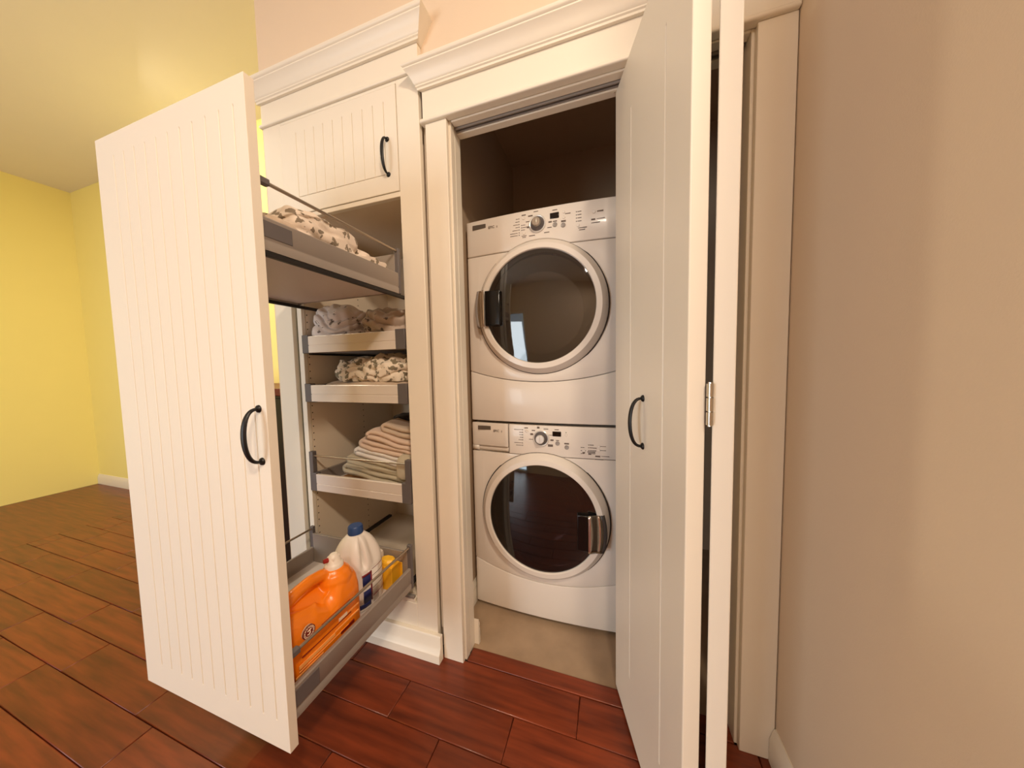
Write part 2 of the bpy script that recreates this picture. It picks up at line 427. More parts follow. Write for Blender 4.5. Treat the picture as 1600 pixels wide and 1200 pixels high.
# closet baseboards
bprof = [(0, 0), (.014, 0), (.014, .062), (.010, .072), (.013, .080), (.012, .09), (.006, .098), (.004, .108), (0, .108)]
b = struct('baseboard_closet_left')
bm = new()
vs0 = [bm.verts.new((-.515+p, .118, q)) for p, q in bprof]; vs1 = [bm.verts.new((-.515+p, .99, q)) for p, q in bprof]
for i in range(len(bprof)):
    j = (i+1) % len(bprof); bm.faces.new((vs0[i], vs1[i], vs1[j], vs0[j]))
bm.faces.new(vs0[::-1]); bm.faces.new(vs1); obj('board', bm, PAINT, b)
b = struct('baseboard_closet_front'); bm = new(); prism_x(bm, [(.0945+p, q) for p, q in bprof], -.515, -.394); obj('board', bm, PAINT, b)
b = struct('baseboard_right')
bm = new(); bp2 = [(0, 0), (.016, 0), (.016, .07), (.012, .082), (.008, .096), (.004, .104), (0, .104)]
vs0 = [bm.verts.new((SIDE-p, -.002, q)) for p, q in bp2]; vs1 = [bm.verts.new((SIDE-p, -.98, q)) for p, q in bp2]
for i in range(len(bp2)):
    j = (i+1) % len(bp2); bm.faces.new((vs0[i], vs1[i], vs1[j], vs0[j]))
bm.faces.new(vs0[::-1]); bm.faces.new(vs1); obj('board', bm, PAINT, b)

b = struct('baseboard_left_room'); bm = new(); prism_x(bm, [(.66-p, q) for p, q in bp2], -5.098, -1.37); obj('board', bm, PAINT, b)

# ------------------------------------------------------------------ folding closet door
door = struct('door_1', (.30, -.1, 0)); door['label'] = 'cream folding closet door standing open beside the washer and dryer'; door['category'] = 'door'
def leaf(P0, P1, side, z0, z1, grooves, handle=None):
    """leaf from P0 to P1 (plan), thickness to `side`; local x runs P0->P1, front towards -y local"""
    P0, P1 = Vector(P0), Vector(P1); d = (P1-P0); ln = d.length; d.normalize()
    n = Vector((-d.y, d.x))*side           # from the front face to the back face
    M = Matrix(((d.x, n.x, 0, P0.x), (d.y, n.y, 0, P0.y), (0, 0, 1, 0), (0, 0, 0, 1)))
    bm = grooved_board(0, ln, z0, z1, 0, .035, grooves, .19, 1.89, .007, .004)
    transform_new(bm, M)
    o = obj('door_leaf', bm, DOORP, door, bevel=.0025, seg=2, angle=65, smooth=False)
    if handle:
        hb = transform_new(pull_bm(handle[0], 0, handle[1], .064, .032), M)
        obj('handle', hb, BLACKM, o)['label'] = 'black iron arch pull'
    return o, M
LZ0, LZ1 = .014, 2.042
leaf1, M1 = leaf((.152, .081), (.2777, -.349), 1, LZ0, LZ1, (.140, .345), (.235, 1.0155))
leaf2, M2 = leaf((.470, .065), (.3555, -.352), -1, LZ0, LZ1, (.10, .305))
# butt hinge at the fold
bm = new()
hx, hy = .3165, -.347
for k in range(3): tube(bm, [(hx, hy, 1.052+.0272*k), (hx, hy, 1.052+.0272*k+.0245)], .0064, 14)
tube(bm, [(hx, hy, 1.049), (hx, hy, 1.134)], .0036, 8)
obj('hinge', bm, NICKEL, door)['label'] = 'nickel butt hinge at the fold'
bm = new(); tube(bm, [(.150, .078, 2.042), (.150, .06, 2.058)], .004, 8); obj('guide_pin', bm, NICKEL, door)

# ------------------------------------------------------------------ linen cabinet
CL, CR = -1.325, -.527
OL, OR_, OB, OT = -1.185, -.633, .235, 1.826
cab = thing('linen_cabinet', (-.926, 0, 0), 'tall cream built-in linen cabinet with its pull-out front drawn open', 'cabinet')
bm = new()
SL, SR = -1.2235, -.6215                   # opening in the face frame
box(bm, CL, SL, -.004, .016, .0, 2.238); box(bm, SR, CR, -.004, .016, .0, 2.238)
for z0, z1 in ((2.2262, 2.238), (1.822, 1.8405), (.0, .205)): box(bm, SL, SR, -.0038, .0158, z0, z1)
obj('face_frame', bm, PAINT, cab, bevel=.002)
bm = B_(-1.2125, OL-.001, .012, .030, .205, 1.822); obj('inner_stile', bm, PAINT, cab, bevel=.002)
# raised panel lines of the right stile's lower end, the toe block and its slot
bm = B_(-1.2, -.632, -.003, .30, .205, .222); obj('bottom_rail', bm, PAINT, cab, bevel=.002)
bm = B_(-1.2, -.632, -.010, .004, .226, .236); obj('sill_strip', bm, TRAYG, cab, bevel=.001)
obj('frieze', B_(CL-.004, CR+.004, -.006, .018, 2.252, 2.335), PAINT, cab, bevel=.0015)
obj('bead', B_(CL-.012, CR+.012, -.014, .018, 2.238, 2.252), PAINT, cab, bevel=.005, seg=3)
crown(CL-.006, CR+.006, 2.335, 2.412, cab, .05, y0=-.006)
bm = new(); pr = [(0, 0), (.030, 0), (.030, .034), (.024, .042), (.022, .052), (.018, .058), (.018, .098), (.014, .104), (0, .104)]
prism_x(bm, [(-.004-p, q) for p, q in pr], CL, -.5065); obj('base_molding', bm, PAINT, cab, bevel=.001)
# filler strip between stile and casing, set back
obj('filler_strip', B_(CR, -.505, .026, .040, .104, 2.07), PAINT, cab)
# carcass
def carc(n, *a): return obj(n, B_(*a), CARC, cab)
lside = carc('side_panel', OL-.018, OL, .031, .58, .2, 2.24); rside = carc('side_panel', OR_, OR_+.018, .017, .58, .2, 2.24)
carc('back_panel', OL-.018, OR_+.018, .58, .59, .2, 2.24); carc('floor_panel', OL, OR_, .016, .58, .205, .232); carc('shelf_panel', OL, OR_, .016, .58, OT+.004, OT+.022)
bm = new()
for yy in (.037, .34):
    for k in range(46):
        z = .27+.032*k
        vs = [bm.verts.new((OL+.0006, yy+.003*cos(2*pi*i/8), z+.003*sin(2*pi*i/8))) for i in range(8)]
        bm.faces.new(vs)
obj('peg_holes', bm, PEG, cab, kind='stuff')
# upper door
gr = [-1.131+.0501*i for i in range(10)]
ud = obj('door', grooved_board(-1.221, -.6240, 1.843, 2.2235, -.0062, .014, gr, 1.912, 2.176, .0040, .008, True), DOORP, cab, bevel=.0015, angle=65, smooth=False)
obj('handle', pull_bm(-.668, -.0062, 1.973, .064, .03), BLACKM, ud)['label'] = 'black iron arch pull'
# pull-out front (drawn forward half a metre) with its handle
PF, PB = -.527, -.506
gr = [-.655-.0482*i for i in range(11)]
pf = obj('pull_out_front', grooved_board(-1.221, -.615, .228, 1.8175, PF, PB, gr, .305, 1.762, .0040, .008), DOORP, cab, bevel=.003, angle=65, smooth=False)
pf['label'] = 'tall cream grooved front drawn out of the cabinet'
obj('handle', pull_bm(-.640, PF, 1.023, .062, .032), BLACKM, pf)['label'] = 'black iron arch pull'

TL, TR = -1.152, -.620
def pulled_tray(z0, z1, zrod, zback):
    bm = new(); box(bm, TL+.012, TR-.012, -.503, -.03, z0+.006, z0+.018)
    t = obj('drawer', bm, BOARD, cab)
    for x0, x1 in ((TL, TL+.014), (TR-.014, TR)):
        s = new(); pr = [(x0, z0), (x1, z0), (x1, z0+.02), (x1-.0015, z0+.022), (x1-.0015, z0+.026), (x1, z0+.028), (x1, z1-.003), (x1-.003, z1), (x0+.003, z1), (x0, z1-.003), (x0, z0+.028), (x0+.0015, z0+.026), (x0+.0015, z0+.022), (x0, z0+.02)]
        prism_y(s, pr, -.504, -.03); obj('drawer_side', s, TRAYG, t)
        xm = (x0+x1)/2
        r = new(); tube(r, [(xm, -.504, zrod), (xm, -.03, zrod)], .0045, 10); obj('gallery_rod', r, ROD, t)
        p = new(); box(p, xm-.009, xm+.009, -.036, -.022, z0, zrod+.010); obj('rear_post', p, DKGREY, t, bevel=.002)
        p = new(); box(p, xm-.008, xm+.008, -.5055, -.482, zrod-.008, zrod+.008); obj('rod_holder', p, DKGREY, t, bevel=.003)
        r = new(); box(r, x0+.001, x1-.001, -.50, .45, z0-.013, z0-.001) if z0 > 1 else box(r, x0+(.016 if x0 < -1 else -.022), x1+(.022 if x0 < -1 else -.016), -.45, .45, z0-.008, z0+.004); obj('runner', r, RUNNER, t, bevel=.001)
    c_ = new(); box(c_, TR-.001, TR+.0015, -.5045, -.437, z0+.030, z1-.010); obj('cover_cap', c_, DKGREY, t, bevel=.001)
    k = new(); box(k, TL+.014, TR-.014, -.036, -.026, z0+.004, zback); obj('drawer_back', k, TRAYG, t, bevel=.0015)
    return t
pulled_tray(1.452, 1.529, 1.610, 1.60)
pulled_tray(.291, .376, .459, .44)
def inner_drawer(z0, z1, rod=None):
    yf = .006
    bm = new(); box(bm, -1.165, -.653, yf+.012, .49, z0+.004, z0+.016)
    t = obj('drawer', bm, BOARD, cab)
    f = new(); pr = [(yf, z0), (yf, z0+.030), (yf+.0018, z0+.031), (yf+.0018, z0+.034), (yf, z0+.035), (yf, z1-.002), (yf+.002, z1), (yf+.012, z1), (yf+.012, z0)]
    prism_x(f, pr, -1.147, -.680); obj('drawer_front', f, ALU, t)
    zt = (rod+.02) if rod else z1+.008
    for x0, x1, o1 in ((-1.184, -1.147, 1), (-.680, -.635, -1)):
        e = new(); box(e, x0, x1, yf-.001, yf+.024, z0-.002, z1+.006)
        if rod:
            if o1 == 1: box(e, x0, x0+.022, yf-.001, yf+.020, z1+.004, zt)
            else: box(e, x1-.026, x1, yf-.001, yf+.020, z1+.004, zt)
        obj('end_cap', e, DKGREY, t, bevel=.002)
    for x0, x1 in ((-1.178, -1.164), (-.654, -.640)):
        s = B_(x0, x1, yf+.024, .49, z0, z1); obj('drawer_side', s, TRAYG, t, bevel=.002)
    k = B_(-1.164, -.654, .478, .489, z0+.01, z1+.05); obj('drawer_back', k, TRAYG, t)
    if rod:
        r = new(); tube(r, [(-1.163, yf+.009, rod), (-.660, yf+.009, rod)], .0042, 10); obj('gallery_rod', r, NICKEL, t)
    for x0, x1 in ((-1.1835, -1.176), (-.642, -.6345)):
        r = B_(x0, x1, yf+.03, .50, z0-.008, z0+.004); obj('runner', r, RUNNER, t)
    return t
inner_drawer(1.249, 1.322); inner_drawer(1.030, 1.104); inner_drawer(.618, .695, .778)

# ------------------------------------------------------------------ washer and dryer
XC = -.154; HW = .343
def bow(x): return .300-.018*max(0, 1-((x-XC)/HW)**2)
def strips(xs, lo, hi, dy=0, mid=None):
    """bowed sheet between two curves; mid(x) -> (a, b) leaves a gap (the door hole)"""
    bm = new()
    def quad(x0, x1, l0, h0, l1, h1):
        if h0-l0 < 1e-5 and h1-l1 < 1e-5: return
        p = [(x0, bow(x0)+dy, l0), (x1, bow(x1)+dy, l1), (x1, bow(x1)+dy, h1), (x0, bow(x0)+dy, h0)]
        vs = [bm.verts.new(q) for q in p]; bm.faces.new(vs)
    for a, b in zip(xs, xs[1:]):
        if mid:
            (m0, M0), (m1, M1_) = mid(a), mid(b)
            quad(a, b, lo(a), max(lo(a), m0), lo(b), max(lo(b), m1))
            quad(a, b, min(M0, hi(a)), hi(a), min(M1_, hi(b)), hi(b))
        else: quad(a, b, min(lo(a), hi(a)), hi(a), min(lo(b), hi(b)), hi(b))
    bmesh.ops.remove_doubles(bm, verts=bm.verts, dist=2e-5)
    bmesh.ops.dissolve_degenerate(bm, dist=1e-5, edges=bm.edges)
    return bm
def appliance(name, label, cat, zb, zt, zc, R, seam, sm_e, sm_m, dryer):
    ap = thing(name, (XC, .6, zb), label, cat)
    xs = sorted(set([round(XC-HW+.003+(2*HW-.006)*i/48, 5) for i in range(49)]+[round(XC+s*R*cos(pi*k/40), 5) for k in range(21) for s in (-1, 1)]+[XC-.1565]))
    arc = lambda x: sqrt(max(0, R*R-(x-XC)**2))
    mid = lambda x: (zc-arc(x), zc+arc(x))
    smile = lambda x: sm_m+(sm_e-sm_m)*((x-XC)/HW)**2
    sh = obj('body', B_(XC-HW, XC+HW, .312, .98, zb+.022, zt-.004), ENAMEL, ap, bevel=.006)
    # front of the cabinet is open behind the door: replace by a frame round the drum
    obj('front_panel', strips(xs, lambda x: smile(x)+.0014, lambda x: seam-.0014, 0, mid), ENAMEL, ap, solid=.012, bevel=.002)
    lowc = lambda x: max(seam+.0014, zc+arc(x)) if abs(x-XC) < R else seam+.0014
    top = lambda x: zt-.002
    if dryer:
        cp = obj('control_panel', strips(xs, lowc, top, -.002), ENAMEL, ap, solid=.014, bevel=.004)
    else:
        xd = XC-.1565
        cp = obj('control_panel', strips([x for x in xs if x >= xd+.001], lowc, top, -.002), ENAMEL, ap, solid=.014, bevel=.003)
        dd = obj('dispenser_drawer', strips([x for x in xs if x <= xd+1e-6], lambda x: .800, top, -.002), ENAMEL, ap, solid=.014, bevel=.003)
        obj('finger_slot', strips([x for x in xs if x <= xd+1e-6], lambda x: .777, lambda x: .7975, .009), ENAMEL, dd, solid=.004)
        lip = strips([XC-HW+.003, XC-HW+.02, XC-HW+.036], lambda x: .777, lambda x: .799, -.0015); obj('slot_end', lip, ENAMEL, dd, solid=.012)
    obj('kick_panel', strips(xs, lambda x: zb+(.004 if dryer else .02), lambda x: smile(x)-.0014, -.001), ENAMEL, ap, solid=.012, bevel=.003)
    for sx in (-1, 1):
        for yy in (.36, .92):
            f = new(); lathe_z(f, [(0, zb), (.02, zb), (.02, zb+.008), (.008, zb+.01), (.008, zb+.03), (0, zb+.03)], XC+sx*(HW-.05), yy, 16); obj('foot', f, DKGREY, ap)
    # door: ring, glass, gasket, drum
    yb = bow(XC)
    d = new(); lathe_y(d, [(R-.052, yb+.014), (R-.0495, yb-.027), (R-.048, yb-.0315), (R-.046, yb-.033), (R-.0255, yb-.0315), (R-.0235, yb-.0295), (R-.0055, yb-.0075), (R-.003, yb-.003), (R-.002, yb+.012)], XC, zc, 96)
    ring = obj('door', d, ENAMEL, ap)
    g = new(); rg = R-.048
    lathe_y(g, [(0, yb-.0375)]+[(rg*k/12, yb-.0375+.0125*(k/12)**2.4) for k in range(1, 13)], XC, zc, 96); obj('door_glass', g, GLASSD if dryer else GLASSW, ring)
    g = new(); lathe_y(g, [(R+.003, yb+.020), (R+.0026, yb+.006), (R-.003, yb+.005), (R-.004, yb+.02)], XC, zc, 96); obj('gasket', g, RUBBER, ap)
    return ap, ring, cp, yb
def legend(ap, parent, zc0, bars, leds, rings):
    y = lambda x: bow(x)-.0026
    bm = new()
    for x, z, w_, h_ in bars: box(bm, x-w_/2, x+w_/2, y(x)-.0005, y(x)+.002, z-h_/2, z+h_/2)
    obj('legend_print', bm, PRINT, parent, kind='stuff')
    bm = new()
    for x, z in leds: box(bm, x-.0016, x+.0016, y(x)-.0007, y(x)+.002, z-.0016, z+.0016)
    obj('indicator_dots', bm, LED, parent, kind='stuff')
    for x, z, r in rings:
        bm = new(); lathe_y(bm, [(r, y(x)+.002), (r, y(x)-.0012), (r-.0012, y(x)-.002), (r-.003, y(x)-.0012), (0, y(x)-.0015)], x, z, 20); obj('button', bm, GREYPL if r > .008 else ENAMEL, parent)
def knob(parent, x, z, R=.033, r=.0175, face=CHROME):
    y = bow(x)-.002
    bm = new(); lathe_y(bm, [(R, y+.002), (R, y-.004), (R-.003, y-.006), (R-.006, y-.005)], x, z, 40); lathe_y(bm, [(R-.005, y+.001), (R-.0055, y-.004)], x, z, 40)
    o = obj('dial', bm, SILVER, parent)
    bm = new(); lathe_y(bm, [(R-.0055, y-.0045), (R-.012, y-.012), (r+.001, y-.020), (r, y-.0195)], x, z, 40); obj('dial_skirt', bm, DKGREY, o)
    bm = new(); lathe_y(bm, [(r+.0005, y-.018), (r, y-.027), (r-.002, y-.029), (0, y-.029)], x, z, 32); obj('dial_cap', bm, face, o)
    bm = B_(x-.0022, x+.0022, y-.0305, y-.02, z-r*.9, z+r*.9); obj('dial_grip', bm, face, o, bevel=.0012)
def door_handle(ring, xa, xb, xo, z0, z1, y, mirror):
    """black finger recess between xa and xb, curved chrome grip between xb and xo at the rim"""
    bm = new(); box(bm, min(xa, xb), max(xa, xb), y-.006, y+.03, z0+.003, z1-.003)
    h = obj('handle', bm, BLACKP, ring, bevel=.004); h['label'] = 'black handle recess'
    n = 12; zm = (z0+z1)/2; hh = (z1-z0)/2
    bm = new(); rows = []
    for i in range(n+1):
        z = z0+(z1-z0)*i/n; k = 1-((z-zm)/hh)**2
        xi, xe = xb, xo+(.010*k if xo > xb else -.010*k)
        rows.append([bm.verts.new((xi+(xe-xi)*t_, y-.012+.016*sin(pi*t_/2)**2+ .003*sin(pi*t_), z)) for t_ in (0, .2, .4, .6, .8, 1)])
    for a, b in zip(rows, rows[1:]):
        for k in range(5): bm.faces.new((a[k], a[k+1], b[k+1], b[k]))
    g = obj('grip', bm, CHROME, h, solid=.004); g['label'] = 'curved chrome grip'
    bm = new(); rows = []
    for i in range(n+1):
        z = z0+(z1-z0)*i/n; k = 1-((z-zm)/hh)**2
        s = 1 if xo > xb else -1; xe = xo+s*.010*k
        rows.append([bm.verts.new((xe-s*.002, y+.004, z)), bm.verts.new((xe+s*.012, y+.012, z)), bm.verts.new((xe+s*.016, y+.034, z))])
    for a, b in zip(rows, rows[1:]):
        for k in range(2): bm.faces.new((a[k], a[k+1], b[k+1], b[k]))
    obj('handle_cheek', bm, RUBBER if xo > xb else GREYPL, h, solid=.004)
def body_opening(ap, zc, r, mcol, lo_, hi_, inner):
    """the drum: seen through the smoked door glass"""
    bm = new(); lathe_y(bm, [(r+.012, .3125), (r, .318), (r, .345), (r+.02, .37), (r+.03, .72), (r-.02, .76), (0, .77)], XC, zc, 64)
    return bm

dry, dring, dcp, yb = appliance('clothes_dryer', 'white front-loading dryer stacked on top of the washing machine', 'dryer', .915, 1.832, 1.419, .2855, 1.672, 1.152, 1.100, True)
wsh, wring, wcp, yb = appliance('washing_machine', 'white front-loading washer standing on the closet floor under the dryer', 'washer', .0, .910, .4977, .2895, .772, .243, .186, False)
# open the bodies behind the doors and set the drums in
for ap, zc, R, m_ in ((dry, 1.419, .2855, STEELD), (wsh, .4977, .2895, STEELW)):
    body = [c for c in ap.children if c.name.startswith('body')][0]
    me = body.data; z_off = ap.location
    bm = new()
    zb = ap.location.z+(.006 if ap is dry else .022); zt = zb+.889 if ap is dry else .906
    x0, x1, y0, y1 = XC-HW, XC+HW, .312, .98
    v = box(bm, x0, x1, y0, y1, zb, zt)
    bm.faces.ensure_lookup_table()
    fr = [f for f in bm.faces if all(abs(q.co.y-y0) < 1e-6 for q in f.verts)][0]
    corners = [q for q in v if abs(q.co.y-y0) < 1e-6]
    bmesh.ops.delete(bm, geom=[fr], context='FACES_ONLY')
    n = 48; rr = R-.03
    ci = [bm.verts.new((XC+rr*cos(2*pi*k/n), y0, zc+rr*sin(2*pi*k/n))) for k in range(n)]
    for k in range(n): bm.edges.new((ci[k], ci[(k+1) % n]))
    es = [e for e in bm.edges if all(abs(q.co.y-y0) < 1e-6 for q in e.verts)]
    bmesh.ops.triangle_fill(bm, use_beauty=True, use_dissolve=False, edges=es)
    bmesh.ops.translate(bm, verts=bm.verts, vec=-Vector(ap.location)); bmesh.ops.recalc_face_normals(bm, faces=bm.faces)
    bm.to_mesh(me); bm.free()
    for p in me.polygons: p.use_smooth = False
    bm = new(); r = R-.034
    lathe_y(bm, [(r+.006, .3115), (r, .316), (r-.004, .345), (r+.012, .37), (r+.016, .66), (r-.02, .71), (.09, .72), (.085, .712), (0, .712)], XC, zc, 72)
    obj('drum', bm, m_, ap)
    for k in range(3):
        a = radians(80+120*k); c_, s_ = cos(a), sin(a); rr = r+.004
        bm = new(); tube(bm, [(XC+rr*c_, .40, zc+rr*s_), (XC+rr*c_*.92, .44, zc+rr*s_*.92), (XC+rr*c_*.92, .62, zc+rr*s_*.92), (XC+rr*c_, .66, zc+rr*s_)], [.012, .022, .022, .012], 10)
        obj('drum_baffle', bm, m_, ap)
bm = new(); lathe_y(bm, [(.235, .292), (.215, .30), (.17, .355), (.13, .37), (0, .372)], XC, .4977, 64); obj('door_bowl', bm, GLASSW, wring)
bm = new(); lathe_y(bm, [(.236, .292), (.20, .31), (.185, .335), (.178, .338), (0, .338)], XC, 1.405, 64); obj('door_liner', bm, STEELD, dring)
# badges and model lettering
for ap, z in ((dry, 1.800), (wsh, .885)):
    y = bow(-.43)-.0035
    p = dcp if ap is dry else [c for c in ap.children if c.name.startswith('dispenser')][0]
    obj('badge', B_(-.461, -.392, y-.0012, y+.003, z-.0095, z+.0095), BADGE, p, bevel=.001)
    text_mesh('model_lettering', 'EPIC  z', .015, (-.360, bow(-.36)-.0034, z-.012), FRONT, PRINT, p)
# dryer controls
knob(dcp, -.157, 1.766, .036, .0185, NICKEL)
def display(parent, x0, x1, z0, z1):
    y = bow((x0+x1)/2)-.0026
    obj('display', B_(x0, x1, y-.0012, y+.003, z0, z1), SCREEN, parent, bevel=.003, angle=60)
display(dcp, -.104, -.066, 1.777, 1.801)
bars = [(-.083, 1.811, .020, .003)]; leds = []; rings = []
for i, w_ in enumerate((.010, .012, .022, .012, .026)): bars.append((-.242-w_/2, 1.800-.0115*i, w_, .0018)); leds.append((-.238, 1.800-.0115*i))
for i in range(2): bars.append((-.262, 1.742-.010*i, .034, .0018)); leds.append((-.238, 1.742-.010*i))
for i, w_ in enumerate((.012, .020, .010)): leds.append((-.226, 1.771-.010*i)); bars.append((-.222+w_/2, 1.771-.010*i, w_, .0018))
bars += [(-.216, 1.812, .018, .004), (-.216, 1.726, .022, .002), (-.216, 1.720, .016, .002), (-.163, 1.818, .020, .0025), (-.187, 1.804, .020, .005), (-.198, 1.782, .018, .003), (-.197, 1.759, .012, .007), (-.181, 1.722, .026, .003), (-.118, 1.726, .022, .003), (-.106, 1.744, .018, .003), (-.103, 1.766, .014, .006),
         (-.083, 1.766, .017, .004), (-.048, 1.761, .019, .007), (-.030, 1.789, .022, .003), (.028, 1.725, .034, .003), (.026, 1.717, .024, .003), (.097, 1.781, .024, .005), (.070, 1.751, .016, .006), (.098, 1.752, .034, .0022), (.078, 1.738, .034, .003)]
for i in range(4): leds.append((.004, 1.790-.0125*i)); bars.append((.016, 1.790-.0125*i, .016, .0025))
rings = [(-.216, 1.800, .007), (-.083, 1.752, .0095), (-.049, 1.745, .0095), (-.046, 1.797, .0055), (-.046, 1.776, .0055), (.072, 1.780, .007), (.010, 1.737, .007), (-.216, 1.738, .006)]
leds += [(-.046, 1.797), (-.046, 1.776)]
legend(dry, dcp, 0, bars, leds, rings)
# washer controls
knob(wcp, -.155, .852, .036, .0185, SILVER)
display(wcp, -.105, -.067, .863, .885)
bars = [(-.086, .893, .018, .003)]; leds = []
for i, w_ in enumerate((.038, .014, .014, .012, .018)): bars.append((-.241-w_/2, .886-.0115*i, w_, .0018)); leds.append((-.239, .886-.0115*i))
for i, w_ in enumerate((.036, .028)): bars.append((-.243-w_/2, .826-.011*i, w_, .0018)); leds.append((-.240, .826-.011*i))
bars += [(-.222, .895, .016, .004), (-.167, .899, .011, .008), (-.133, .894, .020, .0025), (-.189, .885, .015, .004), (-.197, .868, .013, .008), (-.201, .845, .018, .002), (-.112, .868, .014, .002), (-.107, .846, .014, .007), (-.114, .822, .022, .010), (-.083, .846, .014, .003), (-.044, .834, .020, .006),
         (.052, .795, .012, .007), (.027, .799, .010, .006), (.058, .803, .032, .004), (.100, .829, .034, .002), (.100, .812, .034, .002), (.084, .786, .020, .006), (.112, .787, .036, .002), (.090, .773, .034, .003)]
for i, w_ in enumerate((.018, .030, .028, .024)): leds.append((.047, .833-.012*i)); bars.append((.050+w_/2, .833-.012*i, w_, .0028))
for i, w_ in enumerate((.010, .016, .009)): leds.append((.017, .821-.013*i)); bars.append((.020+w_/2, .821-.013*i, w_, .0022))
rings = [(-.220, .882, .007), (-.083, .833, .0095), (-.044, .818, .0095), (-.046, .872, .006), (.088, .829, .006), (.088, .812, .006), (.027, .808, .006)]
leds += [(-.046, .882)]
legend(wsh, wcp, 0, bars, leds, rings)
door_handle(dring, -.318, -.388, -.415, 1.345, 1.503, .240, False)
door_handle(wring, .002, .048, .098, .392, .552, .240, True)

# ------------------------------------------------------------------ linens
def bundle(name, c, size, layers, seed, m, label, cat, group=None, amp=.012, wr=.006, rot=0, tilt=0, res=34, warp=.8, sq=3.2, floor=None, xlim=None, ylim=None):
    """soft folded cloth: rounded slab whose sides are drawn into wandering folds"""
    bm = new(); w_, d_, h_ = size
    bmesh.ops.create_cube(bm, size=2)
    bmesh.ops.subdivide_edges(bm, edges=bm.edges, cuts=res, use_grid_fill=True)
    off = Vector((seed*3.7, seed*1.3, seed*5.1))
    for v in bm.verts:
        p = v.co.copy()
        e = sq; f = (abs(p.x)**e+abs(p.y)**e+abs(p.z)**e)**(-1/e)
        q = p*f*max(abs(p.x), abs(p.y), abs(p.z)) if False else p*f
        n_ = Vector((q.x, q.y, q.z)).normalized()
        s = Vector((q.x*w_/2, q.y*d_/2, q.z*h_/2))
        wp = noise.noise(s*9+off)*warp+noise.noise(s*4-off)*warp
        fold = abs(sin(pi*((q.z*.5+.5)*layers+wp)))**.6-.6
        side = max(0, 1-abs(q.z)**3)
        r1 = noise.noise(s*16+off); r2 = noise.noise(s*38-off)
        ridge = 1-abs(noise.noise(Vector((s.x*11, s.y*11, s.z*26))+off))*2
        dsp = amp*fold*side+wr*(r1*.9+r2*.6)+wr*.9*ridge*(abs(q.z)**2)
        out = Vector((n_.x/w_, n_.y/d_, n_.z/h_)).normalized()
        lump = noise.noise(s*5+off*2)*h_*.12*max(0, q.z)
        v.co = s+out*dsp+Vector((0, 0, lump))
    M = Matrix.Translation(c) @ Matrix.Rotation(rot, 4, 'Z') @ Matrix.Rotation(tilt, 4, 'Y')
    base = Vector(c)
    bmesh.ops.transform(bm, matrix=Matrix.Rotation(rot, 4, 'Z') @ Matrix.Rotation(tilt, 4, 'Y'), verts=bm.verts)
    for v in bm.verts:                       # the cloth rests on the tray and stays between its sides
        if floor: v.co.z = max(v.co.z, floor+.0005-c[2])
        if xlim: v.co.x = min(max(v.co.x, xlim[0]-c[0]), xlim[1]-c[0])
        if ylim: v.co.y = max(v.co.y, ylim-c[1])
    me = bpy.data.meshes.new(name); bmesh.ops.recalc_face_normals(bm, faces=bm.faces); bm.to_mesh(me); bm.free()
    me.materials.append(m)
    for p in me.polygons: p.use_smooth = True
    o = bpy.data.objects.new(name, me); link(o); o.location = base
    return tag(o, label, cat, group)
# top tray
bundle('bed_sheet', (-.700, -.145, 1.512), (.14, .20, .088), 2, 3, SHEET1, 'rumpled leaf-print sheet at the inner end of the top tray', 'sheet', amp=.012, wr=.013, floor=1.470, xlim=(-1.137, -.635), ylim=-.502)
bundle('bed_sheet', (-.745, -.300, 1.540), (.22, .25, .145), 3, 5, SHEET1, 'larger leaf-print sheet heaped in the middle of the top tray', 'sheet', amp=.016, wr=.014, floor=1.470, xlim=(-1.137, -.635), ylim=-.502)
bundle('pillowcase', (-.70, -.435, 1.512), (.13, .11, .085), 2, 8, TWBEIGE, 'plain beige pillowcase in the top tray against the pull-out front', 'pillowcase', amp=.006, wr=.004, floor=1.470, xlim=(-1.137, -.635), ylim=-.502)
# second drawer down
bundle('bed_sheet', (-1.050, .155, 1.352), (.27, .26, .178), 4, 11, SHEET2, 'pale grey-pink sheet bunched at the left of the first inner drawer', 'sheet', amp=.026, wr=.019, warp=1.5, res=46, floor=1.265, xlim=(-1.163, -.655), ylim=.019)
bundle('bed_sheet', (-.765, .155, 1.346), (.26, .26, .166), 4, 14, SHEET3, 'darker taupe sheet folded at the right of the first inner drawer', 'sheet', amp=.026, wr=.018, warp=1.4, res=46, floor=1.265, xlim=(-1.163, -.655), ylim=.019)
# third drawer
bundle('bed_sheet', (-.90, .155, 1.094), (.50, .27, .060), 2, 17, SHEET5, 'plain tan sheet lying under the olive leaf-print sheet', 'sheet', amp=.008, wr=.005, floor=1.046, xlim=(-1.163, -.655), ylim=.019)
bundle('bed_sheet', (-.855, .16, 1.163), (.44, .27, .105), 3, 20, SHEET4, 'cream sheet with olive leaves piled on the second inner drawer', 'sheet', amp=.016, wr=.022, warp=1.0, res=46, floor=1.116, xlim=(-1.163, -.655), ylim=.019)
